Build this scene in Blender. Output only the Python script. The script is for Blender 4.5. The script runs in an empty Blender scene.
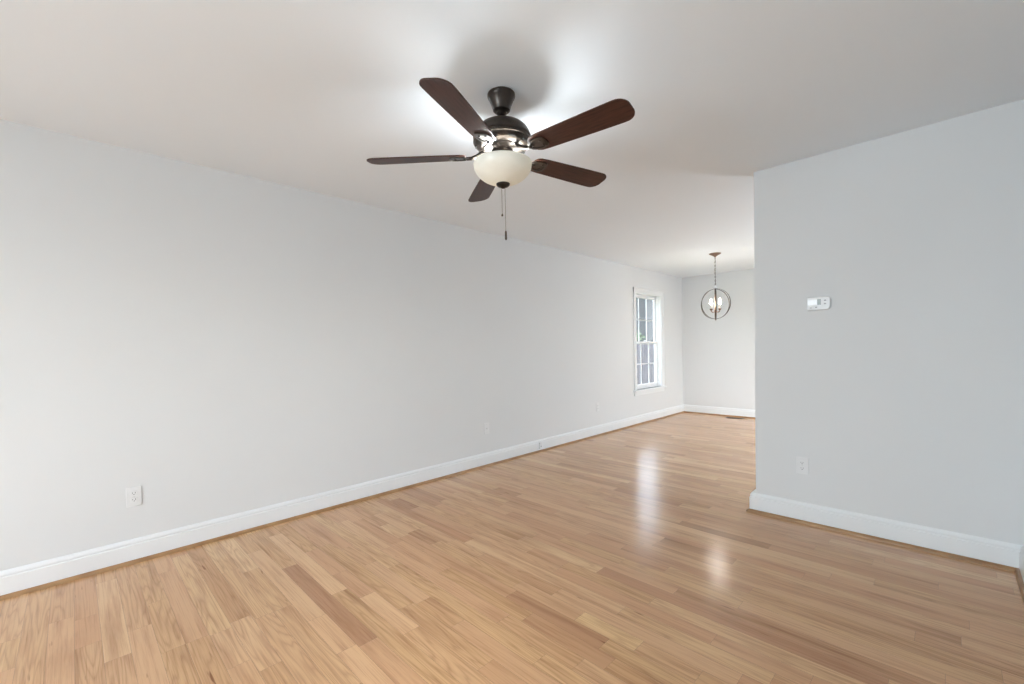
import bpy, bmesh, math, random
from mathutils import Vector, Matrix
random.seed(7)
S = bpy.context.scene
COL = S.collection
PI = math.pi

# ------------------------------------------------------------------ camera
F_PX, CY, PIT, ROL, YAW = 437.94, 359.27, -0.0244, -0.0204, -0.7833
Fv = Vector((math.sin(YAW)*math.cos(PIT), math.cos(YAW)*math.cos(PIT), math.sin(PIT)))
Rv = Vector((math.cos(YAW), -math.sin(YAW), 0)); Uv = Rv.cross(Fv)
R2 = Rv*math.cos(ROL) + Uv*math.sin(ROL); U2 = -Rv*math.sin(ROL) + Uv*math.cos(ROL)
cd = bpy.data.cameras.new('camera'); cam = bpy.data.objects.new('camera', cd); COL.objects.link(cam)
M = Matrix((R2, U2, -Fv)).transposed().to_4x4(); M.translation = (3.4204, 0, 1.2202)
cam.matrix_world = M
cd.sensor_width = 36; cd.lens = F_PX/1024*36; cd.shift_y = (CY-342)/1024; cd.clip_start = .02
S.camera = cam

# ------------------------------------------------------------------ world and light
S.view_settings.view_transform = 'Standard'; S.view_settings.look = 'None'
S.view_settings.gamma = 1; S.view_settings.use_curve_mapping = False
S.view_settings.exposure = 0.18
W = bpy.data.worlds.new('sky'); S.world = W; W.use_nodes = True
nt = W.node_tree; bg = nt.nodes['Background']
sky = nt.nodes.new('ShaderNodeTexSky'); sky.sky_type = 'NISHITA'; sky.sun_disc = False
sky.sun_elevation = math.radians(38); sky.sun_rotation = math.radians(120); sky.dust_density = 3
hs_ = nt.nodes.new('ShaderNodeHueSaturation'); hs_.inputs['Saturation'].default_value = .28
nt.links.new(sky.outputs[0], hs_.inputs['Color']); nt.links.new(hs_.outputs[0], bg.inputs[0]); bg.inputs[1].default_value = 1.4

def area(name, loc, direction, sx, sy, power, col=(1, 1, 1), spread=180):
    l = bpy.data.lights.new(name, 'AREA'); l.shape = 'RECTANGLE'; l.size = sx; l.size_y = sy
    l.energy = power; l.color = col; l.spread = math.radians(spread)
    o = bpy.data.objects.new(name, l); COL.objects.link(o); o.location = loc
    o.rotation_euler = Vector(direction).to_track_quat('-Z', 'Y').to_euler()
    return o
# fill lights added as daylight at invented openings (behind the camera, and right of the dining end)
DAY_FILL = (.77, .91, 1.0); UP_FILL = (.70, .87, 1.0)
area('fill_rear_opening', (2.25, -3.57, 1.35), (.52, 1, .24), 2.2, 1.4, 92, DAY_FILL, 150)
area('fill_dining_opening', (4.25, 6.0, 1.00), (-.65, -.25, .75), 1.0, 1.6, 46, UP_FILL)  # added fill, tilted up towards the ceiling

# ------------------------------------------------------------------ materials
def mat(name, col=(.8, .8, .8), rough=.5, metal=0, spec=.5, coat=0, emit=None, es=0):
    m = bpy.data.materials.new(name); m.use_nodes = True
    b = m.node_tree.nodes['Principled BSDF']
    b.inputs['Base Color'].default_value = (*col, 1); b.inputs['Roughness'].default_value = rough
    b.inputs['Metallic'].default_value = metal; b.inputs['Specular IOR Level'].default_value = spec
    b.inputs['Coat Weight'].default_value = coat; b.inputs['Coat Roughness'].default_value = .12
    if emit: b.inputs['Emission Color'].default_value = (*emit, 1); b.inputs['Emission Strength'].default_value = es
    return m
def nodes(m): return m.node_tree.nodes, m.node_tree.links, m.node_tree.nodes['Principled BSDF']
def bump_noise(m, scale, strength, dist=.001, coord='Object'):
    N, L, b = nodes(m); tc = N.new('ShaderNodeTexCoord'); n = N.new('ShaderNodeTexNoise'); n.inputs['Scale'].default_value = scale
    n.inputs['Detail'].default_value = 4
    bp = N.new('ShaderNodeBump'); bp.inputs['Strength'].default_value = strength; bp.inputs['Distance'].default_value = dist
    L.new(tc.outputs[coord], n.inputs['Vector']); L.new(n.outputs['Fac'], bp.inputs['Height']); L.new(bp.outputs[0], b.inputs['Normal'])
def tint_noise(m, c1, c2, scale, stretch=(1, 1, 1), detail=4, coord='Object', lo=.3, hi=.7):
    N, L, b = nodes(m); tc = N.new('ShaderNodeTexCoord'); mp = N.new('ShaderNodeMapping'); mp.inputs['Scale'].default_value = stretch
    n = N.new('ShaderNodeTexNoise'); n.inputs['Scale'].default_value = scale; n.inputs['Detail'].default_value = detail
    r = N.new('ShaderNodeValToRGB'); r.color_ramp.elements[0].color = (*c1, 1); r.color_ramp.elements[1].color = (*c2, 1)
    r.color_ramp.elements[0].position = lo; r.color_ramp.elements[1].position = hi
    L.new(tc.outputs[coord], mp.inputs[0]); L.new(mp.outputs[0], n.inputs['Vector']); L.new(n.outputs['Fac'], r.inputs[0]); L.new(r.outputs[0], b.inputs['Base Color'])

wall_m = mat('wall_paint', (.755, .76, .76), .75, spec=.25)
tint_noise(wall_m, (.75, .755, .755), (.762, .767, .767), 1.2); bump_noise(wall_m, 180, .15, .0006)
ceil_m = mat('ceiling_paint', (.82, .82, .815), .9, spec=.1)
tint_noise(ceil_m, (.880, .922, .958), (.888, .930, .966), 1.0); bump_noise(ceil_m, 140, .12, .0006)
trim_m = mat('trim_paint', (.88, .885, .89), .32, spec=.5); tint_noise(trim_m, (.83, .84, .845), (.85, .86, .865), 3)
sash_m = mat('window_vinyl', (.9, .9, .91), .3); tint_noise(sash_m, (.89, .89, .9), (.91, .91, .92), 5)
plastic_m = mat('white_plastic', (.8, .8, .8), .3); tint_noise(plastic_m, (.79, .79, .79), (.81, .81, .81), 20)
slot_m = mat('dark_slot', (.03, .03, .03), .6); tint_noise(slot_m, (.02, .02, .02), (.045, .045, .045), 60)
screw_m = mat('screw_metal', (.7, .7, .68), .3, 1); tint_noise(screw_m, (.66, .66, .64), (.74, .74, .72), 90)
lcd_m = mat('lcd_screen', (.27, .29, .27), .2); tint_noise(lcd_m, (.25, .27, .25), (.29, .31, .29), 30)
button_m = mat('grey_button', (.42, .42, .42), .4); tint_noise(button_m, (.38, .38, .38), (.46, .46, .46), 60)
label_m = mat('glossy_cover', (.95, .95, .97), .12); tint_noise(label_m, (.94, .94, .96), (.96, .96, .98), 10)
bronze_m = mat('oil_rubbed_bronze', (.045, .035, .03), .32, .75, spec=.6)
tint_noise(bronze_m, (.035, .028, .024), (.075, .058, .048), 22)
iron_m = mat('satin_bronze', (.07, .058, .05), .28, .8); tint_noise(iron_m, (.055, .046, .04), (.09, .075, .065), 25)
brown_metal_m = mat('brushed_brown_metal', (.22, .14, .10), .35, .85); tint_noise(brown_metal_m, (.16, .10, .075), (.27, .18, .13), 40)
ring_m = mat('aged_steel', (.16, .135, .115), .4, .7); tint_noise(ring_m, (.06, .047, .04), (.10, .08, .065), 30)
chain_m = mat('chain_metal', (.22, .2, .18), .35, .9); tint_noise(chain_m, (.18, .16, .14), (.28, .26, .23), 200)
candle_m = mat('candle_sleeve', (.8, .76, .68), .5); tint_noise(candle_m, (.78, .74, .66), (.82, .78, .7), 30)
bulb_m = mat('lit_bulb', (1, .9, .75), .3, emit=(1, .88, .70), es=80); 
vent_m = mat('vent_metal', (.16, .11, .075), .45, .5); tint_noise(vent_m, (.13, .09, .06), (.2, .14, .1), 30)

# blades: dark walnut, grain runs along local X
blade_m = mat('walnut_blade', (.06, .03, .02), .45, spec=.3, coat=.12); blade_m.node_tree.nodes['Principled BSDF'].inputs['Coat Roughness'].default_value = .3
tint_noise(blade_m, (.028, .009, .005), (.085, .031, .02), 5, (2, 26, 26), 6, lo=.25, hi=.75)

# bowl: opal glass, scatters the lamp inside it
bowl_m = bpy.data.materials.new('opal_glass'); bowl_m.use_nodes = True
N, L = bowl_m.node_tree.nodes, bowl_m.node_tree.links; N.clear()
out = N.new('ShaderNodeOutputMaterial'); tr = N.new('ShaderNodeBsdfTranslucent'); df = N.new('ShaderNodeBsdfDiffuse'); gl = N.new('ShaderNodeBsdfGlossy')
tr.inputs[0].default_value = (1.0, .96, .86, 1); gl.inputs['Roughness'].default_value = .12
bn = N.new('ShaderNodeTexNoise'); bn.inputs['Scale'].default_value = 9; br = N.new('ShaderNodeValToRGB')
br.color_ramp.elements[0].color = (.87, .84, .75, 1); br.color_ramp.elements[1].color = (.92, .89, .81, 1)
L.new(bn.outputs['Fac'], br.inputs[0]); L.new(br.outputs[0], df.inputs[0])
m1 = N.new('ShaderNodeMixShader'); m1.inputs[0].default_value = .07; L.new(df.outputs[0], m1.inputs[1]); L.new(tr.outputs[0], m1.inputs[2])
m2 = N.new('ShaderNodeMixShader'); m2.inputs[0].default_value = .04; L.new(m1.outputs[0], m2.inputs[1]); L.new(gl.outputs[0], m2.inputs[2]); L.new(m2.outputs[0], out.inputs[0])

# window glass: clear pane
glass_m = bpy.data.materials.new('window_glass'); glass_m.use_nodes = True
N, L = glass_m.node_tree.nodes, glass_m.node_tree.links; N.clear()
out = N.new('ShaderNodeOutputMaterial'); tp = N.new('ShaderNodeBsdfTransparent'); tp.inputs[0].default_value = (.93, .96, .98, 1)
gs = N.new('ShaderNodeBsdfGlossy'); gs.inputs['Roughness'].default_value = .02; fr = N.new('ShaderNodeFresnel'); fr.inputs[0].default_value = 1.45
mx = N.new('ShaderNodeMixShader'); ge = N.new('ShaderNodeNewGeometry'); om = N.new('ShaderNodeMath'); om.operation = 'SUBTRACT'; om.inputs[0].default_value = 1
fm = N.new('ShaderNodeMath'); fm.operation = 'MULTIPLY'; L.new(ge.outputs['Backfacing'], om.inputs[1]); L.new(fr.outputs[0], fm.inputs[0]); L.new(om.outputs[0], fm.inputs[1]); L.new(fm.outputs[0], mx.inputs[0]); L.new(tp.outputs[0], mx.inputs[1]); L.new(gs.outputs[0], mx.inputs[2]); L.new(mx.outputs[0], out.inputs[0])

# oak: shared grain network. UV 'grain' = metres along / across each board, attribute 'board' = tone, hue, seed
def oak(name, dark=1.0, rough=.2):
    m = bpy.data.materials.new(name); m.use_nodes = True
    N, L, b = nodes(m)
    uv = N.new('ShaderNodeUVMap'); uv.uv_map = 'grain'
    at = N.new('ShaderNodeAttribute'); at.attribute_name = 'board'
    sep = N.new('ShaderNodeSeparateColor'); L.new(at.outputs['Color'], sep.inputs[0])
    def mth(op, a, bb=None, c=None):
        n = N.new('ShaderNodeMath'); n.operation = op
        for i, v in enumerate((a, bb, c)):
            if v is None: continue
            if isinstance(v, (int, float)): n.inputs[i].default_value = v
            else: L.new(v, n.inputs[i])
        return n.outputs[0]
    def noise(sx, sy, sc, det=3, rough_=.5, dist=0):
        mp = N.new('ShaderNodeMapping'); mp.inputs['Scale'].default_value = (sx, sy, 1); L.new(uv.outputs[0], mp.inputs[0])
        n = N.new('ShaderNodeTexNoise'); n.noise_dimensions = '4D'; n.inputs['Scale'].default_value = sc; n.inputs['Detail'].default_value = det
        n.inputs['Roughness'].default_value = rough_; n.inputs['Distortion'].default_value = dist
        L.new(mp.outputs[0], n.inputs['Vector']); L.new(mth('MULTIPLY', sep.outputs[2], 97.0), n.inputs['W'])
        return n.outputs['Fac']
    def ramp(fac, stops):
        r = N.new('ShaderNodeValToRGB'); e = r.color_ramp.elements
        while len(e) < len(stops): e.new(.5)
        for k, (p, c) in enumerate(stops): e[k].position = p; e[k].color = (*c, 1)
        L.new(fac, r.inputs[0]); return r.outputs[0]
    def mix(kind, fac, a, bb):
        n = N.new('ShaderNodeMix'); n.data_type = 'RGBA'; n.blend_type = kind
        if isinstance(fac, (int, float)): n.inputs[0].default_value = fac
        else: L.new(fac, n.inputs[0])
        for i, v in ((6, a), (7, bb)):
            if isinstance(v, tuple): n.inputs[i].default_value = (*v, 1)
            else: L.new(v, n.inputs[i])
        return n.outputs[2]
    d = dark*1.16
    tone = ramp(sep.outputs[0], [(0, (.37*d, .19*d, .105*d)), (.14, (.46*d, .255*d, .14*d)), (.4, (.53*d, .31*d, .175*d)), (.72, (.60*d, .375*d, .22*d)), (1, (.70*d, .47*d, .285*d))])
    hue = ramp(sep.outputs[1], [(0, (1.0, .94, .86)), (.5, (1, .97, .89)), (1, (1.0, .985, .85))])
    c = mix('MULTIPLY', 1.0, tone, hue)
    # cathedral rings
    big = noise(1.0, 15, 1.0, 2, .4, .15)
    ring = mth('ABSOLUTE', mth('SUBTRACT', mth('FRACT', mth('MULTIPLY', big, 13.0)), .5))
    flat = mth('MULTIPLY', mth('GREATER_THAN', sep.outputs[1], .45), .42)
    c = mix('MULTIPLY', flat, c, ramp(ring, [(0, (.56, .45, .38)), (.2, (.92, .88, .84)), (.5, (1.04, 1.04, 1.04))]))
    # pores and broad streaks
    c = mix('MULTIPLY', .6, c, ramp(noise(2.6, 190, 1.0, 4, .65), [(.30, (.58, .46, .38)), (.5, (1, 1, 1))]))
    c = mix('MULTIPLY', .8, c, ramp(noise(1.5, 22, 1.0, 4, .6), [(.30, (.66, .56, .49)), (.5, (1, 1, 1)), (.78, (1.08, 1.1, 1.12))]))
    # mineral streaks and small knots
    c = mix('MULTIPLY', .85, c, ramp(noise(5, 45, 1.0, 2, .5), [(.235, (.36, .22, .15)), (.30, (1, 1, 1))]))
    # joint lines at board edges: attribute 'size' not needed, edges are geometry grooves
    L.new(c, b.inputs['Base Color'])
    rr = N.new('ShaderNodeMapRange'); rr.inputs[3].default_value = rough*.9; rr.inputs[4].default_value = rough*1.15
    L.new(noise(2, 30, 1.0, 2), rr.inputs[0]); L.new(rr.outputs[0], b.inputs['Roughness'])
    bp = N.new('ShaderNodeBump'); bp.inputs['Strength'].default_value = .25; bp.inputs['Distance'].default_value = .0004
    L.new(noise(1.5, 60, 1.0, 2), bp.inputs['Height']); L.new(bp.outputs[0], b.inputs['Normal'])
    b.inputs['Specular IOR Level'].default_value = .5
    return m
oak_m = oak('oak_floor', 1.0, .19)
shoe_m = mat('oak_moulding', (.42, .24, .11), .35); tint_noise(shoe_m, (.27, .135, .055), (.43, .24, .105), 8, (1, 1, 1))
groove_m = mat('board_groove', (.10, .055, .03), .8); tint_noise(groove_m, (.08, .045, .025), (.13, .07, .04), 20)

# ------------------------------------------------------------------ mesh helpers
def finish(o, m, parent=None, smooth=False, angle=35):
    if m: o.data.materials.append(m)
    if parent: o.parent = parent
    if smooth:
        for p in o.data.polygons: p.use_smooth = True
        o.data.set_sharp_from_angle(angle=math.radians(angle))
    return o
def build(name, bm, m, parent=None, smooth=False, angle=35):
    bmesh.ops.recalc_face_normals(bm, faces=bm.faces[:])
    me = bpy.data.meshes.new(name); bm.to_mesh(me); bm.free()
    o = bpy.data.objects.new(name, me); COL.objects.link(o)
    return finish(o, m, parent, smooth, angle)
def box(bm, x0, x1, y0, y1, z0, z1, bev=0, seg=2):
    t = bmesh.new(); bmesh.ops.create_cube(t, size=1)
    for v in t.verts: v.co = Vector((x0+(v.co.x+.5)*(x1-x0), y0+(v.co.y+.5)*(y1-y0), z0+(v.co.z+.5)*(z1-z0)))
    if bev: bmesh.ops.bevel(t, geom=t.edges[:], offset=bev, segments=seg, profile=.5, affect='EDGES')
    merge(bm, t)
def merge(bm, t, mx=None):
    if mx: t.transform(mx)
    me = bpy.data.meshes.new('tmp'); t.to_mesh(me); t.free(); bm.from_mesh(me); bpy.data.meshes.remove(me)
def lathe(bm, prof, n=48, c=(0, 0, 0), mx=None, close=False):
    t = bmesh.new(); rows = []
    for r, z in prof:
        if r < 1e-6: rows.append([t.verts.new((0, 0, z))])
        else: rows.append([t.verts.new((r*math.cos(2*PI*k/n), r*math.sin(2*PI*k/n), z)) for k in range(n)])
    pairs = list(zip(rows, rows[1:])) + ([(rows[-1], rows[0])] if close else [])
    for a, b in pairs:
        for k in range(n):
            k2 = (k+1) % n
            if len(a) == 1 and len(b) == 1: continue
            if len(a) == 1: t.faces.new((a[0], b[k], b[k2]))
            elif len(b) == 1: t.faces.new((a[k], a[k2], b[0]))
            else: t.faces.new((a[k], a[k2], b[k2], b[k]))
    t.transform(mx or Matrix.Translation(c)); merge(bm, t)
def tube(bm, pts, r, n=10, cap=True):
    t = bmesh.new(); rows = []; pts = [Vector(p) for p in pts]; up = Vector((0.13, .27, .95))
    for i, p in enumerate(pts):
        d = (pts[min(i+1, len(pts)-1)] - pts[max(i-1, 0)]).normalized()
        a = d.cross(up).normalized() if abs(d.dot(up.normalized())) < .995 else d.cross(Vector((1, 0, 0))).normalized()
        b = d.cross(a); rr = r[i] if isinstance(r, (list, tuple)) else r
        rows.append([t.verts.new(p + (a*math.cos(2*PI*k/n) + b*math.sin(2*PI*k/n))*rr) for k in range(n)])
    for a, b in zip(rows, rows[1:]):
        for k in range(n): t.faces.new((a[k], a[(k+1) % n], b[(k+1) % n], b[k]))
    if cap: t.faces.new(rows[0]); t.faces.new(rows[-1])
    merge(bm, t)
def prism(bm, outline, z0, z1, mx=None, bev=0):
    t = bmesh.new(); lo = [t.verts.new((x, y, z0)) for x, y in outline]; hi = [t.verts.new((x, y, z1)) for x, y in outline]
    t.faces.new(lo); top = t.faces.new(hi)
    for k in range(len(lo)): t.faces.new((lo[k], lo[(k+1) % len(lo)], hi[(k+1) % len(lo)], hi[k]))
    bmesh.ops.recalc_face_normals(t, faces=t.faces[:])
    if bev:
        es = [e for e in t.edges if abs(e.verts[0].co.z-e.verts[1].co.z) < 1e-7]
        bmesh.ops.bevel(t, geom=es, offset=bev, segments=2, profile=.5, affect='EDGES')
    if mx: t.transform(mx)
    merge(bm, t)
def profile_run(bm, prof, a, b, inward):
    """sweep a (distance from wall, height) profile from a to b along a wall; ends given per vertex so that corners mitre"""
    (ax, ay), (bx, by) = a, b; t = bmesh.new(); n = Vector(inward)
    d = Vector((bx-ax, by-ay, 0)).normalized(); rows = []
    for (x, y, m) in ((ax, ay, profile_run.m0), (bx, by, profile_run.m1)):
        rows.append([t.verts.new(Vector((x, y, 0)) + n*p + d*(m*p) + Vector((0, 0, z))) for p, z in prof])
    k = len(prof)
    for i in range(k): t.faces.new((rows[0][i], rows[0][(i+1) % k], rows[1][(i+1) % k], rows[1][i]))
    t.faces.new(rows[0]); t.faces.new(rows[1]); merge(bm, t)
def run(bm, prof, a, b, inward, m0=0, m1=0):
    profile_run.m0, profile_run.m1 = m0, m1; profile_run(bm, prof, a, b, inward)
def thing(name, label, cat, loc=(0, 0, 0), group=None):
    o = bpy.data.objects.new(name, None); COL.objects.link(o); o.location = loc; o.empty_display_size = .1
    o['label'] = label; o['category'] = cat
    if group: o['group'] = group
    return o
def tag(o, label, cat, group=None, kind=None):
    o['label'] = label; o['category'] = cat
    if group: o['group'] = group
    if kind: o['kind'] = kind
    return o
def struct(o, label=None, cat=None):
    o['kind'] = 'structure'
    if label: o['label'] = label
    if cat: o['category'] = cat
    return o

# ------------------------------------------------------------------ room shell
XR, YP, XP, YF, XD, YB, H = 3.703, 3.468, 2.436, 7.839, 4.30, -3.60, 2.44
PT = .115                                     # partition thickness
W1 = (6.15, 6.995, .535, 2.05)                # dining window opening: y0,y1,z0,z1
LW = .125
def wall_yz(bm, x0, x1, y0, y1, z0, z1, hole):
    a, b, c, d = hole
    box(bm, x0, x1, y0, a, z0, z1); box(bm, x0, x1, b, y1, z0, z1); box(bm, x0, x1, a, b, z0, c) if c > z0 else None; box(bm, x0, x1, a, b, d, z1)
def wall_xz(bm, y0, y1, x0, x1, z0, z1, hole):
    a, b, c, d = hole
    box(bm, x0, a, y0, y1, z0, z1); box(bm, b, x1, y0, y1, z0, z1); box(bm, a, b, y0, y1, z0, c) if c > z0 else None; box(bm, a, b, y0, y1, d, z1)
bm = bmesh.new(); wall_yz(bm, -LW, 0, YB-.15, YF+.15, 0, H, W1)
struct(build('wall_left', bm, wall_m), 'long pale grey wall running from the near left to the dining end, pierced by the window', 'wall')
bm = bmesh.new(); box(bm, 0, XD+.15, YF, YF+.15, 0, H)
struct(build('wall_far', bm, wall_m), 'pale grey end wall behind the hanging orb light', 'wall')
bm = bmesh.new(); box(bm, XP, XD+.15, YP, YP+PT, 0, H)
struct(build('wall_middle', bm, wall_m), 'grey partition wall on the right that carries the thermostat', 'wall')
bm = bmesh.new(); wall_yz(bm, XR, XR+.15, YB-.15, YP, 0, H, (-.2, .4, 1.1, 1.95))
struct(build('wall_right', bm, wall_m), 'grey wall just entering the frame at the right edge', 'wall')
bm = bmesh.new(); wall_xz(bm, YB-.15, YB, 0, XR, 0, H, (1.1, 3.4, .62, 2.08))
struct(build('wall_rear', bm, wall_m), 'pale grey wall behind the viewpoint with a wide added window', 'wall')
bm = bmesh.new(); wall_yz(bm, XD, XD+.15, YP+PT, YF, 0, H, (5.5, 6.5, 0, 2.06))
struct(build('wall_dining', bm, wall_m), 'pale wall right of the dining end with an added patio door', 'wall')
bm = bmesh.new(); box(bm, -LW, XD+.15, YB-.15, YF+.15, H, H+.15)
struct(build('ceiling', bm, ceil_m), 'smooth white flat ceiling over both rooms', 'ceiling')

# floor: oak strips running across the room (along x), each one board with its own tone; narrow V grooves between
bm = bmesh.new(); uvl = bm.loops.layers.uv.new('grain'); cl = bm.loops.layers.float_color.new('board')
PW = .083; GR = .0006
def quad(co, uvs, col, mi):
    f = bm.faces.new([bm.verts.new(c) for c in co]); f.material_index = mi
    for lp, u in zip(f.loops, uvs): lp[uvl].uv = u; lp[cl] = col
y = YB; rnd = random.Random(21)
while y < YF:
    y1 = min(y+PW, YF); x = -rnd.uniform(0, .7)
    while x < XD:
        ln = rnd.choice((.28, .38, .48, .55, .62, .75, .9, 1.1, 1.3))*rnd.uniform(.85, 1.15); x1 = x+ln
        a, b_ = max(x, 0), min(x1, XD)
        if b_ > a:
            t_ = min(1, max(0, rnd.gauss(.58, .15))); 
            if rnd.random() < .03: t_ = rnd.uniform(.02, .2)
            col = (t_, rnd.random(), rnd.random(), 1); ou, ov = rnd.uniform(0, 50), rnd.uniform(0, 50)
            g = GR/2; q = [(a+g, y+g), (b_-g, y+g), (b_-g, y1-g), (a+g, y1-g)]
            quad([(px, py, 0) for px, py in q], [(px-x+ou, py-y+ov) for px, py in q], col, 0)
        x = x1
    y = y1
me = bpy.data.meshes.new('floor'); 
for f in bm.faces[:]: pass
quad([(0, YB, -.0012), (XD, YB, -.0012), (XD, YF, -.0012), (0, YF, -.0012)], [(0, 0)]*4, (0, 0, 0, 1), 1)
box(bm, -LW, XD+.15, YB-.15, YF+.15, -.12, -.002)
for f in bm.faces:
    if f.calc_center_median().z < -.0015: f.material_index = 1
bm.to_mesh(me); bm.free(); fl = bpy.data.objects.new('floor', me); COL.objects.link(fl)
me.materials.append(oak_m); me.materials.append(groove_m)
struct(fl, 'glossy natural oak strip floor', 'floor')

# baseboards: moulded profile (distance from wall, height)
BASE = [(0, 0), (.015, 0), (.015, .104), (.0135, .107), (.0105, .1085), (.0105, .113), (.012, .1155), (.0115, .122), (.008, .131), (.004, .137), (0, .139)]
SHOE = [(0.015, 0)] + [(.015+.018*math.cos(a), .019*math.sin(a)) for a in [i*PI/12 for i in range(7)]]
def base(name, runs):
    bm = bmesh.new()
    for r in runs: run(bm, BASE, *r)
    if name == 'baseboard_middle': box(bm, XE-.001, XP, YP, YP+PT, 0, .139)
    return struct(build(name, bm, trim_m), None)
def shoe(n, runs):
    bm = bmesh.new()
    for r in runs: run(bm, SHOE, *r)
    return struct(build('trim_%d' % n, bm, shoe_m), None)
rl = [((0, YB), (0, YF), (1, 0, 0), 1, -1)]
rf = [((0, YF), (XD, YF), (0, -1, 0), 1, -1)]
XE = XP-.024
rm = [((XE, YP), (XR, YP), (0, -1, 0), -1, -1), ((XE, YP+PT), (XE, YP), (-1, 0, 0), -1, 1), ((XE, YP+PT), (XD, YP+PT), (0, 1, 0), -1, -1)]
rr_ = [((XR, YB), (XR, YP), (-1, 0, 0), 1, -1)]
rb = [((0, YB), (XR, YB), (0, 1, 0), 1, -1)]
for nm, rs, lab in (('baseboard_left', rl, 'long white moulded baseboard along the left wall'), ('baseboard_far', rf, 'white moulded baseboard under the end wall'),
               ('baseboard_middle', rm, 'white moulded baseboard wrapping the partition wall'), ('baseboard_right', rr_, 'white baseboard at the right edge of the frame'), ('baseboard_rear', rb, 'white baseboard behind the viewpoint')):
    o = base(nm, rs); o['label'] = lab; o['category'] = 'baseboard'
for i, (rs, lab) in enumerate(((rl, 'stained oak shoe moulding under the long left baseboard'), (rf, 'stained oak shoe moulding under the end wall baseboard'),
                (rm, 'stained oak shoe moulding round the foot of the partition wall'), (rr_, 'stained oak shoe moulding at the right edge of the frame'), (rb, 'stained oak shoe moulding behind the viewpoint'))):
    o = shoe(i+1, rs); o['label'] = lab; o['category'] = 'moulding'

# ------------------------------------------------------------------ dining window (double hung, 3 x 2 lights per sash)
y0, y1, z0, z1 = W1
win = bpy.data.objects.new('window_1', None); COL.objects.link(win); win.location = (0, (y0+y1)/2, z0); struct(win, 'white double hung window with grilles in the long left wall', 'window')
def wpart(name, bm, m, parent=win, smooth=False):
    bm.transform(Matrix.Translation(-Vector((0, (y0+y1)/2, z0)))); return build(name, bm, m, parent, smooth)
bm = bmesh.new(); cw = .07
box(bm, 0, .018, y0-cw, y0+.004, z0, z1+cw, .003); box(bm, 0, .018, y1-.004, y1+cw, z0, z1+cw, .003); box(bm, 0, .0185, y0-cw, y1+cw, z1-.004, z1+cw, .003)
box(bm, .016, .026, y0-cw-.002, y0-cw+.014, z0, z1+cw+.002, .003); box(bm, .016, .026, y1+cw-.014, y1+cw+.002, z0, z1+cw+.002, .003); box(bm, .016, .0262, y0-cw-.002, y1+cw+.002, z1+cw-.012, z1+cw+.003, .003)
wpart('casing', bm, trim_m)
bm = bmesh.new(); box(bm, -.06, .05, y0-cw-.03, y1+cw+.03, z0-.022, z0, .004); wpart('stool', bm, trim_m)
bm = bmesh.new(); box(bm, 0, .016, y0-cw, y1+cw, z0-.085, z0-.022, .003); wpart('apron', bm, trim_m)
bm = bmesh.new(); jt = .012
box(bm, -LW, 0, y0, y0+jt, z0, z1); box(bm, -LW, 0, y1-jt, y1, z0, z1); box(bm, -LW, 0, y0+jt, y1-jt, z1-jt, z1); box(bm, -LW, -.06, y0+jt, y1-jt, z0, z0+.02)
for ya, yb in ((y0+jt, y0+jt+.014), (y1-jt-.014, y1-jt)): box(bm, -.058, -.045, ya, yb, z0, z1-jt, .002)
wpart('jamb', bm, sash_m)
zm = 1.272
def sash(name, xa, xb, za, zb, lab):
    sa, sb = y0+jt+.003, y1-jt-.003; st = .026
    bm = bmesh.new()
    box(bm, xa, xb, sa, sa+st, za, zb, .003); box(bm, xa, xb, sb-st, sb, za, zb, .003)
    bot = .05 if name == 'lower_sash' else .036; top = .036 if name == 'lower_sash' else .045
    box(bm, xa+.0005, xb-.0005, sa+st-.002, sb-st+.002, za, za+bot, .003); box(bm, xa+.0005, xb-.0005, sa+st-.002, sb-st+.002, zb-top, zb, .003)
    o = wpart(name, bm, sash_m); xm = (xa+xb)/2
    ga, gb, gc, gd = sa+st-.004, sb-st+.004, za+bot-.004, zb-top+.004
    def sub(nm, b2, m):
        b2.transform(Matrix.Translation(-Vector((0, (y0+y1)/2, z0)))); q = build(nm, b2, m, o); return q
    b2 = bmesh.new(); box(b2, xm-.0025, xm+.0025, ga, gb, gc, gd); sub('glass_pane', b2, glass_m)
    b2 = bmesh.new(); w = .006
    for k in (1, 2):
        yy = ga+(gb-ga)*k/3; box(b2, xm-.007, xm+.007, yy-w, yy+w, gc, gd)
    zz = (gc+gd)/2; box(b2, xm-.0068, xm+.0068, ga, gb, zz-w, zz+w); sub('muntin_grid', b2, sash_m)
    return o
sash('lower_sash', -.088, -.060, z0+.02, zm+.02, '')
sash('upper_sash', -.120, -.092, zm-.018, z1-jt, '')
bm = bmesh.new(); yc = (y0+y1)/2; box(bm, -.085, -.063, yc-.03, yc+.03, zm+.02, zm+.03, .003); lathe(bm, [(0, 0), (.011, 0), (.011, .008), (0, .01)], 16, (-.074, yc, zm+.03)); box(bm, -.078, -.058, yc-.005, yc+.025, zm+.032, zm+.04, .002)
wpart('sash_lock', bm, sash_m)

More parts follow.
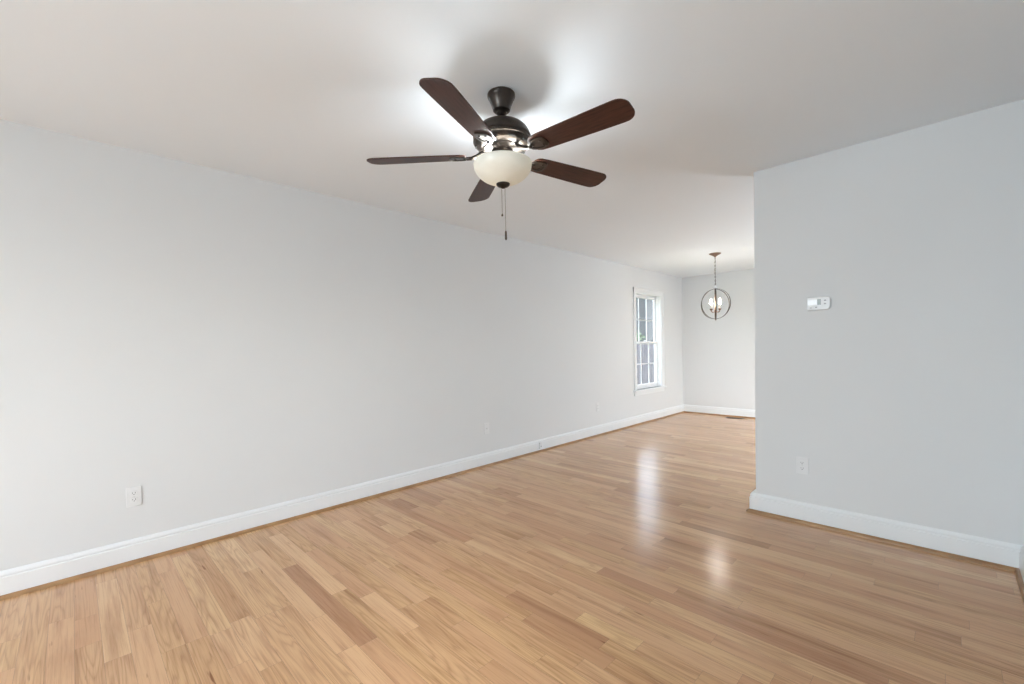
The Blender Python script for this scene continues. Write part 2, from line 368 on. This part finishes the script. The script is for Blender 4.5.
# unseen windows and patio door, added as daylight sources: frame bars and glass only
def added_window(n, axis, at, a, b, c, d, nm='window', lab=''):
    r = bpy.data.objects.new('%s_%d' % (nm, n), None); COL.objects.link(r); struct(r, lab, nm)
    bm = bmesh.new(); g = bmesh.new(); t = .05
    def bx(B, u0, u1, w0, w1, z0_, z1_):
        if axis == 'x': box(B, w0, w1, u0, u1, z0_, z1_)
        else: box(B, u0, u1, w0, w1, z0_, z1_)
    lo, hi = at-.03, at+.03
    bx(bm, a, a+t, lo, hi, c, d); bx(bm, b-t, b, lo, hi, c, d); bx(bm, a+t, b-t, lo, hi, c, c+t); bx(bm, a+t, b-t, lo, hi, d-t, d)
    m = (a+b)/2; bx(bm, m-t/2, m+t/2, lo, hi, c+t, d-t)
    bx(g, a+t-.004, b-t+.004, at-.003, at+.003, c+t-.004, d-t+.004)
    build('frame', bm, sash_m, r); build('glass_pane', g, glass_m, r)
added_window(2, 'y', YB-.07, 1.1, 3.4, .62, 2.08, 'window', 'wide white window added behind the viewpoint for daylight')
added_window(3, 'x', XR+.07, -.2, .4, 1.1, 1.95, 'window', 'white side window added beside the viewpoint for daylight')
added_window(1, 'x', XD+.07, 5.5, 6.5, 0, 2.06, 'door', 'white glazed patio door added right of the dining end for daylight')

# ------------------------------------------------------------------ ceiling fan
FX, FY, BZ, PH = 1.9009, 1.4895, 2.146, 5.130
fan = thing('ceiling_fan', 'dark bronze ceiling fan with five walnut blades and lit cream glass bowl', 'ceiling fan', (FX, FY, H))
def z(v): return v-H
bm = bmesh.new(); lathe(bm, [(0, 0), (.062, 0), (.066, -.004), (.0665, -.014), (.064, -.022), (.060, -.026), (.047, -.060), (.043, -.072), (.041, -.080), (.034, -.086), (.024, -.088), (0, -.088)], 56)
build('canopy', bm, bronze_m, fan, True)
bm = bmesh.new(); lathe(bm, [(0, -.072), (.018, -.076), (.024, -.086), (.024, -.094), (.018, -.102), (.0125, -.104), (.0125, -.150), (.026, -.152), (.030, -.160), (.030, -.172), (0, -.172)], 32)
build('downrod', bm, bronze_m, fan, True)
bm = bmesh.new()
lathe(bm, [(0, z(2.299)), (.050, z(2.299)), (.080, z(2.294)), (.104, z(2.284)), (.122, z(2.268)), (.132, z(2.250)), (.135, z(2.234)), (.139, z(2.232)), (.139, z(2.226)), (.135, z(2.224)), (.136, z(2.216)), (.139, z(2.214)), (.139, z(2.208)), (.134, z(2.206)),
           (.131, z(2.196)), (.118, z(2.184)), (.098, z(2.177)), (.094, z(2.177)), (.092, z(2.172)), (.078, z(2.169)), (.060, z(2.168)), (0, z(2.168))], 72)
mh = build('motor_housing', bm, bronze_m, fan, True)
for k in range(10):   # cooling slots around the lower shoulder
    a = 2*PI*k/10+.2; bm = bmesh.new(); mx = Matrix.Rotation(a, 4, 'Z') @ Matrix.Translation((.1255, 0, z(2.190))) @ Matrix.Rotation(math.radians(42), 4, 'Y')
    t = bmesh.new(); box(t, -.001, .004, -.016, .016, -.0035, .0035, .0012); merge(bm, t, mx); build('cooling_slot', bm, slot_m, mh)
bm = bmesh.new(); lathe(bm, [(0, z(2.172)), (.052, z(2.172)), (.052, z(2.142)), (.048, z(2.138)), (.048, z(2.130)), (.056, z(2.126)), (.060, z(2.118)), (.060, z(2.112)), (.03, z(2.108)), (0, z(2.108))], 48)
build('switch_housing', bm, bronze_m, fan, True)
# three arms of the light kit holding the bowl rim
for k in range(3):
    a = PH+.35+2*PI*k/3; ca, sa = math.cos(a), math.sin(a); bm = bmesh.new()
    tube(bm, [(.052*ca, .052*sa, z(2.118)), (.09*ca, .09*sa, z(2.119)), (.128*ca, .128*sa, z(2.112))], .0035, 8)
    build('bowl_arm', bm, bronze_m, fan, True)
# bowl
ro, pr = .139, []
for i in range(15):
    a = i/14*PI/2; pr.append((ro*math.cos(a)**1.12 if i < 14 else 0, 2.100-.091*math.sin(a)**1.0))
pr = [(.134, 2.112), (.138, 2.1115), (.1405, 2.106)] + pr
inner = [(max(r-.004, 0), zz+.004) for r, zz in reversed(pr[2:])]
bm = bmesh.new(); lathe(bm, [(r, z(zz)) for r, zz in pr] + [(r, z(zz)) for r, zz in inner], 72, close=True)
bmesh.ops.remove_doubles(bm, verts=bm.verts[:], dist=1e-6)
bowl = build('glass_bowl', bm, bowl_m, fan, True, 60)
bm = bmesh.new(); lathe(bm, [(0, z(2.026)), (.024, z(2.024)), (.031, z(2.020)), (.0335, z(2.014)), (.032, z(2.007)), (.026, z(2.001)), (.014, z(1.996)), (.007, z(1.992)), (0, z(1.990))], 36)
build('finial', bm, bronze_m, fan, True)
# bulbs and sockets inside the bowl
for k in range(2):
    a = math.atan2(Rv.y, Rv.x)+PI*k; ca, sa = math.cos(a), math.sin(a)
    bm = bmesh.new(); tube(bm, [(.03*ca, .03*sa, z(2.112)), (.045*ca, .045*sa, z(2.098))], .011, 14); sk = build('lamp_socket', bm, bronze_m, fan, True)
# pull chains
def pull(dx, dy, ztop, zbot, fob, lab):
    bm = bmesh.new(); zz = ztop
    tube(bm, [(dx, dy, z(ztop)), (dx, dy, z(zbot))], .0009, 6)
    while zz > zbot:
        t = bmesh.new(); bmesh.ops.create_icosphere(t, subdivisions=1, radius=.0017); merge(bm, t, Matrix.Translation((dx, dy, z(zz)))); zz -= .0058
    c = build('pull_chain', bm, chain_m, fan, True)
    if lab: c['label'] = lab
    bm = bmesh.new(); fl_ = fob
    lathe(bm, [(0, 0), (.002, 0), (.0045, -.006), (.0052, -fl_*.5), (.0055, -fl_+.006), (.003, -fl_), (0, -fl_)], 20, (dx, dy, z(zbot)))
    build('chain_fob', bm, bronze_m, c, True)
pull(.006, .006, 1.992, 1.790, .046, 'longer pull chain with dark fob')
pull(-.008, -.002, 1.996, 1.872, .012, 'shorter pull chain')
# blades: half outline (distance from axis, half width)
def blade_outline():
    top = [(.175, .030), (.183, .044), (.20, .0525), (.24, .0560), (.34, .0595), (.46, .0635), (.56, .0660), (.600, .0665)]
    R_ = .046
    arc = [(.607+R_*math.sin(a), (.0665-R_)+R_*math.cos(a)) for a in [i*PI/2/8 for i in range(1, 9)]]
    arc = [(x_ + .004*(1-(y_/.0665)), y_) for x_, y_ in arc]
    half = top+arc; return [(x_, -y_) for x_, y_ in half] + [(x_, y_) for x_, y_ in reversed(half)]
PITCH = math.radians(-12)
def make_blade(k):
    ang = PH+k*2*PI/5
    bl = bpy.data.meshes.new('fan_blade')
    bm = bmesh.new(); prism(bm, blade_outline(), -.003, .003, bev=.0012); bm.transform(Matrix.Rotation(PITCH, 4, 'X'))
    o = build('fan_blade', bm, blade_m, fan); o.location = (0, 0, z(BZ)); o.rotation_euler = (0, 0, ang)
    # blade iron: plate under the motor, neck dropping outward, open shield bracket under the blade root
    bm = bmesh.new()
    tube(bm, [(.062, 0, .024), (.085, 0, .0235), (.105, 0, .016), (.125, 0, .003), (.150, 0, -.006), (.172, 0, -.0065)], [.011, .011, .010, .009, .009, .0085], 12)
    box(bm, .060, .094, -.016, .016, .021, .029, .003)
    t = bmesh.new()
    loop = [(.160, 0), (.166, .020), (.190, .034), (.225, .038), (.250, .030), (.258, 0)]
    ring = loop + [(x_, -y_) for x_, y_ in reversed(loop[1:-1])]
    sm = []
    n = len(ring)
    for i in range(n):
        p0, p1, p2, p3 = [Vector(ring[(i+j-1) % n]) for j in range(4)]
        for s in range(5):
            u = s/5; sm.append(.5*((2*p1)+(-p0+p2)*u+(2*p0-5*p1+4*p2-p3)*u*u+(-p0+3*p1-3*p2+p3)*u**3))
    c0 = Vector((.209, 0)); out_, in_ = [], []
    for p in sm: out_.append(p); in_.append(c0+(p-c0)*.72)
    for zz0, zz1, A, B in ((-.0085, -.0030, out_, in_),):
        vo = [t.verts.new((p.x, p.y, zz0)) for p in A]; vi = [t.verts.new((p.x, p.y, zz0-.001)) for p in B]
        uo = [t.verts.new((p.x, p.y, zz1)) for p in A]; ui = [t.verts.new((p.x, p.y, zz1)) for p in B]
        m_ = len(vo)
        for i in range(m_):
            j = (i+1) % m_
            t.faces.new((vo[i], vo[j], vi[j], vi[i])); t.faces.new((uo[i], uo[j], ui[j], ui[i])); t.faces.new((vo[i], vo[j], uo[j], uo[i])); t.faces.new((vi[i], vi[j], ui[j], ui[i]))
    pv = [t.verts.new((p.x, p.y, -.0062)) for p in in_]; t.faces.new(pv); pw = [t.verts.new((p.x, p.y, -.0030)) for p in in_]; t.faces.new(pw)
    for i in range(len(pv)): t.faces.new((pv[i], pv[(i+1) % len(pv)], pw[(i+1) % len(pv)], pw[i]))
    for sx, sy in ((.185, .0), (.228, .015), (.228, -.015)):
        lathe(t, [(0, -.0100), (.003, -.0100), (.0055, -.0085), (.0055, -.0060), (0, -.006)], 14, (sx, sy, 0))
    merge(bm, t, Matrix.Rotation(PITCH, 4, 'X'))
    o = build('blade_iron', bm, iron_m, fan, True); o.location = (0, 0, z(BZ)); o.rotation_euler = (0, 0, ang)
for k in range(5): make_blade(k)
for k in (-1, 1):     # two bulbs, either side of the switch housing
    pl = bpy.data.lights.new('fan_lamp', 'POINT'); pl.energy = 8.5; pl.shadow_soft_size = .035; pl.color = (.88, .95, 1)
    po = bpy.data.objects.new('fan_lamp', pl); COL.objects.link(po); po.parent = fan; po.location = (k*.062*Rv.x+.052*Fv.x, k*.062*Rv.y+.052*Fv.y, z(2.076))

# ------------------------------------------------------------------ orb pendant
PX, PY = 1.202, 6.129
pend = thing('pendant_light', 'lit orb pendant of bronze rings hanging on a chain in the dining end', 'pendant light', (PX, PY, H))
bm = bmesh.new(); lathe(bm, [(0, 0), (.074, 0), (.076, -.003), (.070, -.010), (.045, -.022), (.020, -.036), (.012, -.044), (.008, -.050), (0, -.050)], 40); build('canopy', bm, brown_metal_m, pend, True)
bm = bmesh.new(); zt, zb_ = z(2.39), z(2.015); nl = 15
for i in range(nl):
    zc = zt+(zb_-zt)*(i+.5)/nl; hh = (zt-zb_)/nl*.5+.003
    a = (i % 2)*PI/2+.5; ca, sa = math.cos(a), math.sin(a)
    p = [(.0075*math.cos(q)*ca, .0075*math.cos(q)*sa, zc+hh*math.sin(q)) for q in [j*2*PI/14 for j in range(15)]]
    tube(bm, p, .0017, 6, False)
tube(bm, [(.004, 0, zt), (-.004, .003, (zt+zb_)/2), (.003, 0, zb_)], .0022, 6)
build('hanging_chain', bm, ring_m, pend, True)
OC, OR = 1.765, .208
bm = bmesh.new(); lathe(bm, [(0, z(2.015)), (.006, z(2.013)), (.016, z(1.999)), (.024, z(1.992)), (.024, z(1.986)), (.012, z(1.980)), (.007, z(1.974)), (0, z(1.974))], 24)
build('top_cap', bm, label_m, pend, True)
bm = bmesh.new(); lathe(bm, [(0, z(1.975)), (.0065, z(1.975)), (.0065, z(1.90)), (.011, z(1.89)), (.0065, z(1.88)), (.0065, z(1.70)), (.013, z(1.69)), (.018, z(1.672)), (.013, z(1.655)), (.0065, z(1.645)), (.0065, z(1.575)), (.012, z(1.566)), (.008, z(1.548)), (0, z(1.542))], 24)
build('center_column', bm, brown_metal_m, pend, True)
view = math.atan2(PY, PX-3.4204)
for k in range(3):
    a = view+k*PI/3+.03; bm = bmesh.new(); n = 72; t = bmesh.new(); rows = []
    r_ = OR-.004*k; w = .008
    for i in range(n):
        q = 2*PI*i/n; c, s = math.cos(q), math.sin(q)
        rows.append([t.verts.new((rr*c, ww, rr*s)) for rr, ww in ((r_, -w), (r_, w), (r_-.003, w), (r_-.003, -w))])
    for i in range(n):
        A, B = rows[i], rows[(i+1) % n]
        for j in range(4): t.faces.new((A[j], A[(j+1) % 4], B[(j+1) % 4], B[j]))
    merge(bm, t, Matrix.Rotation(a, 4, 'Z')); o = build('orb_ring', bm, ring_m, pend, True); o.location = (0, 0, z(OC))
for k in range(4):
    a = view+PI/4+k*PI/2; ca, sa = math.cos(a), math.sin(a); R_ = .075
    bm = bmesh.new()
    tube(bm, [(.010*ca, .010*sa, z(1.672)), (.03*ca, .03*sa, z(1.655)), (.055*ca, .055*sa, z(1.655)), (R_*ca, R_*sa, z(1.672)), (R_*ca, R_*sa, z(1.685))], .005, 8)
    lathe(bm, [(0, z(1.680)), (.008, z(1.682)), (.020, z(1.694)), (.021, z(1.698)), (.010, z(1.698)), (0, z(1.698))], 20, (R_*ca, R_*sa, 0)); arm = build('candle_arm', bm, brown_metal_m, pend, True)
    bm = bmesh.new(); lathe(bm, [(0, z(1.697)), (.010, z(1.697)), (.010, z(1.752)), (0, z(1.752))], 16, (R_*ca, R_*sa, 0)); build('candle_sleeve', bm, candle_m, arm, True)
    bm = bmesh.new(); lathe(bm, [(0, z(1.752)), (.008, z(1.754)), (.015, z(1.772)), (.016, z(1.784)), (.011, z(1.806)), (.004, z(1.828)), (0, z(1.834))], 16, (R_*ca, R_*sa, 0)); build('candle_bulb', bm, bulb_m, arm, True)
pl = bpy.data.lights.new('pendant_lamp', 'POINT'); pl.energy = 4; pl.shadow_soft_size = .05; pl.color = (.95, .97, 1)
po = bpy.data.objects.new('pendant_lamp', pl); COL.objects.link(po); po.parent = pend; po.location = (0, 0, z(1.79))

# ------------------------------------------------------------------ wall plates.  local frame: x across, y out of the wall, z up
def place(o, loc, rz): o.location = loc; o.rotation_euler = (0, 0, rz)
def rounded(w, h, r, n=6):
    pts = []
    for cx, cy, a0 in ((w-r, h-r, 0), (-w+r, h-r, PI/2), (-w+r, -h+r, PI), (w-r, -h+r, 3*PI/2)):
        for i in range(n+1): a = a0+PI/2*i/n; pts.append((cx+r*math.cos(a), cy+r*math.sin(a)))
    return pts
FLAT = Matrix.Rotation(PI/2, 4, 'X')       # xy outline -> xz, thickness along -y
def flat_prism(bm, outl, d0, d1, bev=0, off=(0, 0)):
    prism(bm, [(x_+off[0], y_+off[1]) for x_, y_ in outl], -d1, -d0, FLAT, bev)   # out of wall = +y
def outlet(label, loc, rz):
    r = thing('wall_outlet', label, 'outlet'); place(r, loc, rz)
    bm = bmesh.new(); flat_prism(bm, rounded(.035, .0575, .004), 0, .0055, .0018); pl_ = build('cover_plate', bm, plastic_m, r)
    for s in (-1, 1):
        bm = bmesh.new(); flat_prism(bm, rounded(.0170, .0143, .0085), .005, .0078, .0006, (0, s*.0195)); rc = build('receptacle', bm, plastic_m, r)
        bm = bmesh.new()
        flat_prism(bm, rounded(.0011, .0042, .0003, 2), .0077, .0081, 0, (-.0063, s*.0195+.003)); flat_prism(bm, rounded(.0011, .0034, .0003, 2), .0077, .0081, 0, (.0063, s*.0195+.003)); flat_prism(bm, rounded(.0024, .0024, .0022, 4), .0077, .0081, 0, (0, s*.0195-.0065))
        build('slots', bm, slot_m, rc)
    bm = bmesh.new(); flat_prism(bm, rounded(.003, .003, .0029, 5), .0054, .0066, .0004); build('screw', bm, screw_m, r)
    return r
AX = -PI/2   # local +y -> world +x  (plates on the left wall);  rz=PI: local +y -> world -y (partition)
outlet('white duplex outlet low on the long wall, nearest the left edge', (0, .233, .390), AX)
outlet('white duplex outlet low on the grey partition wall, below the thermostat', (2.723, YP, .388), PI)
outlet('small far outlet on the long wall, nearest the window', (0, 5.085, .392), AX)
cx = thing('cable_jack_plate', 'white cable jack plate midway along the long wall, left of the baseboard jack', 'jack plate'); place(cx, (0, 3.035, .390), AX)
bm = bmesh.new(); flat_prism(bm, rounded(.035, .0575, .004), 0, .0055, .0018); build('cover_plate', bm, plastic_m, cx)
bm = bmesh.new(); flat_prism(bm, rounded(.006, .006, .0059, 6), .005, .008, 0); flat_prism(bm, rounded(.0042, .0042, .0041, 6), .008, .016, 0); build('coax_connector', bm, screw_m, cx)
for s in (-1, 1): bm = bmesh.new(); flat_prism(bm, rounded(.003, .003, .0029, 5), .0054, .0066, .0004, (0, s*.042)); build('screw', bm, screw_m, cx)
jk = thing('phone_jack', 'tiny white jack box fixed to the long left baseboard', 'jack'); place(jk, (.015, 3.86, .072), AX)
bm = bmesh.new(); flat_prism(bm, rounded(.020, .040, .004), 0, .016, .003); build('jack_body', bm, plastic_m, jk)
bm = bmesh.new(); flat_prism(bm, rounded(.0055, .0045, .0005, 2), .0155, .0164, 0, (0, -.008)); build('jack_port', bm, slot_m, jk)

# thermostat on the partition (local +x is to the LEFT in view because rz = PI, so mirror coordinates)
th = thing('thermostat', 'white programmable thermostat with a small screen on the grey partition wall', 'thermostat'); place(th, (2.821, YP, 1.474), PI)
def vx(u): return -u      # u = right in view
hw, hh = .064, .0435
def shell(w, h, rl_, rr):
    pts = []
    for cx_, cy_, a0, r in ((w-rr, h-rr, 0, rr), (-w+rl_, h-rl_, PI/2, rl_), (-w+rl_, -h+rl_, PI, rl_), (w-rr, -h+rr, 3*PI/2, rr)):
        for i in range(8): a = a0+PI/2*i/7; pts.append((-(cx_+r*math.cos(a)), cy_+r*math.sin(a)))
    return pts
bm = bmesh.new(); flat_prism(bm, shell(hw+.002, hh+.002, .006, .026), 0, .006, .0015); build('back_plate', bm, plastic_m, th)
bm = bmesh.new(); flat_prism(bm, shell(hw, hh, .006, .026), .005, .026, .005); build('housing', bm, plastic_m, th)
bm = bmesh.new(); flat_prism(bm, rounded(.026, .017, .002, 3), .0255, .0272, .0006, (vx(-.034), .008)); build('flip_cover', bm, label_m, th)
bm = bmesh.new(); flat_prism(bm, rounded(.010, .019, .0015, 3), .0255, .0266, .0003, (vx(.004), .009)); build('display', bm, lcd_m, th)
for u, v, a, b_ in ((.036, .017, .0065, .0045), (.036, -.004, .0065, .0045), (-.042, -.027, .006, .003), (-.012, -.025, .006, .004)):
    bm = bmesh.new(); flat_prism(bm, rounded(a, b_, b_*.8, 4), .0255, .0275, .0006, (vx(u), v)); build('button', bm, button_m, th)

# floor register
vt = thing('floor_vent', 'brown metal floor register by the end wall', 'floor vent', (.93, 7.665, 0))
bm = bmesh.new(); a, b_ = .135, .055
for q in ((-a, a, -b_, -b_+.016), (-a, a, b_-.016, b_), (-a, -a+.018, -b_+.016, b_-.016), (a-.018, a, -b_+.016, b_-.016)): box(bm, *q, 0.0002, .004, .0012)
build('rim', bm, vent_m, vt)
bm = bmesh.new()
for i in range(22): x_ = -a+.022+i*(2*a-.044)/21; box(bm, x_-.002, x_+.002, -b_+.014, b_-.014, .0002, .0034)
build('louvres', bm, vent_m, vt)
bm = bmesh.new(); box(bm, -a+.016, a-.016, -b_+.014, b_-.014, .0001, .0006); build('dark_duct', bm, slot_m, vt)

# ------------------------------------------------------------------ outdoors, seen through the dining window
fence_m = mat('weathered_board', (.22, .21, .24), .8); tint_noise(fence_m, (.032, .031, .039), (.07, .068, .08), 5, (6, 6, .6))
grass_m = mat('grass', (.10, .16, .06), .9); tint_noise(grass_m, (.07, .12, .04), (.15, .21, .08), 6)
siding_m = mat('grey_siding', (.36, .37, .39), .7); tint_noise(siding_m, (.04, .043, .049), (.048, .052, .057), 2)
roof_m = mat('asphalt_shingle', (.09, .09, .095), .9); tint_noise(roof_m, (.06, .06, .065), (.13, .13, .135), 12)
bark_m = mat('bark', (.12, .09, .07), .9); tint_noise(bark_m, (.08, .06, .045), (.17, .13, .1), 9)
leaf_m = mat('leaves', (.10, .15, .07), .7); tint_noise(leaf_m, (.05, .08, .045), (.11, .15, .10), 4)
GZ = -.5
bm = bmesh.new(); box(bm, -40, -LW, -12, 60, GZ-.3, GZ)
tag(build('lawn', bm, grass_m), 'mown green grass outside the window', 'grass', kind='stuff')
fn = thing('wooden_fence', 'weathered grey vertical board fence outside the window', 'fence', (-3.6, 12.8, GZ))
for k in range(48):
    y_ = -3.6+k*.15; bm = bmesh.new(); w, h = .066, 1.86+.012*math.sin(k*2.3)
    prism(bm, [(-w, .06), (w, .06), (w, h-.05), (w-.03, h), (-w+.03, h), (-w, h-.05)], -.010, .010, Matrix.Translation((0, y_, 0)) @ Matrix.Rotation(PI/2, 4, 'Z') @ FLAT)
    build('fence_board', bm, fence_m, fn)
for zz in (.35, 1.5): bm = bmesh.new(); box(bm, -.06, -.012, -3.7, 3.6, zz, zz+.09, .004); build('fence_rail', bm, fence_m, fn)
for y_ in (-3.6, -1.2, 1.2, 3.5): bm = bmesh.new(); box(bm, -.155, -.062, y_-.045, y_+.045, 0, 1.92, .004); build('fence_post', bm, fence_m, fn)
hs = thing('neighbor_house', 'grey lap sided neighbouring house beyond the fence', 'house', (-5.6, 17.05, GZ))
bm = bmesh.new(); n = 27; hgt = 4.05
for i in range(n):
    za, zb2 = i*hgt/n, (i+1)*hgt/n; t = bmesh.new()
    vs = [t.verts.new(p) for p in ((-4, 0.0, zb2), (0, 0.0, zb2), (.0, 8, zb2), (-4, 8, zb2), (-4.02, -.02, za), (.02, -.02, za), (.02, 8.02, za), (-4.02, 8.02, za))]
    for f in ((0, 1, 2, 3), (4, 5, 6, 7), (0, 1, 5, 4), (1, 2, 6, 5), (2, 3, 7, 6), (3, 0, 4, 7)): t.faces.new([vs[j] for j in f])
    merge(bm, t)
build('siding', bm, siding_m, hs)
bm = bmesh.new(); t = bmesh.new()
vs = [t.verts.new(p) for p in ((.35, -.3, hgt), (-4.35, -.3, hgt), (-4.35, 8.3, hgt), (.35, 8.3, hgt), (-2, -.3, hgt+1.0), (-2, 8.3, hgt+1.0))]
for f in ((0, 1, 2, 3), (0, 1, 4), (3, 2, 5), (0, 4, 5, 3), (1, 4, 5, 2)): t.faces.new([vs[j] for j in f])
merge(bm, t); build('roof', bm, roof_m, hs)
bm = bmesh.new(); box(bm, -.03, .03, -.03, .03, 0, hgt, .004); build('corner_board', bm, siding_m, hs)
def tree(label, x_, y_, h, r, seed):
    rg = random.Random(seed); t_ = thing('leafy_tree', label, 'tree', (x_, y_, GZ))
    bm = bmesh.new(); tube(bm, [(0, 0, .002), (.05, .03, h*.35), (0, .06, h*.75)], [.05, .04, .015], 10)
    for k in range(6):
        a = k*1.05; tube(bm, [(.02, .03, h*(.35+.05*k)), (r*.5*math.cos(a), r*.5*math.sin(a), h*(.5+.05*k)), (r*.8*math.cos(a), r*.8*math.sin(a), h*(.6+.05*k))], [.02, .012, .006], 7)
    build('trunk', bm, bark_m, t_, True)
    bm = bmesh.new()
    for k in range(900):
        while True:
            p = Vector((rg.uniform(-1, 1), rg.uniform(-1, 1), rg.uniform(-1, 1)))
            if .25 < p.length < 1: break
        p = Vector((p.x*r, p.y*r, h*.66+p.z*h*.34)); s = rg.uniform(.03, .06)
        mx = Matrix.Translation(p) @ Matrix.Rotation(rg.uniform(0, 6.3), 4, Vector((rg.uniform(-1, 1), rg.uniform(-1, 1), .4)).normalized())
        vs = [bm.verts.new(mx @ Vector(q)) for q in ((-s, 0, 0), (0, -s*.5, s*.1), (s, 0, 0), (0, s*.5, s*.1))]; bm.faces.new(vs)
    build('foliage', bm, leaf_m, t_)
tree('small leafy green tree between the fence and the neighbouring house', -4.85, 14.95, 2.35, .42, 3)
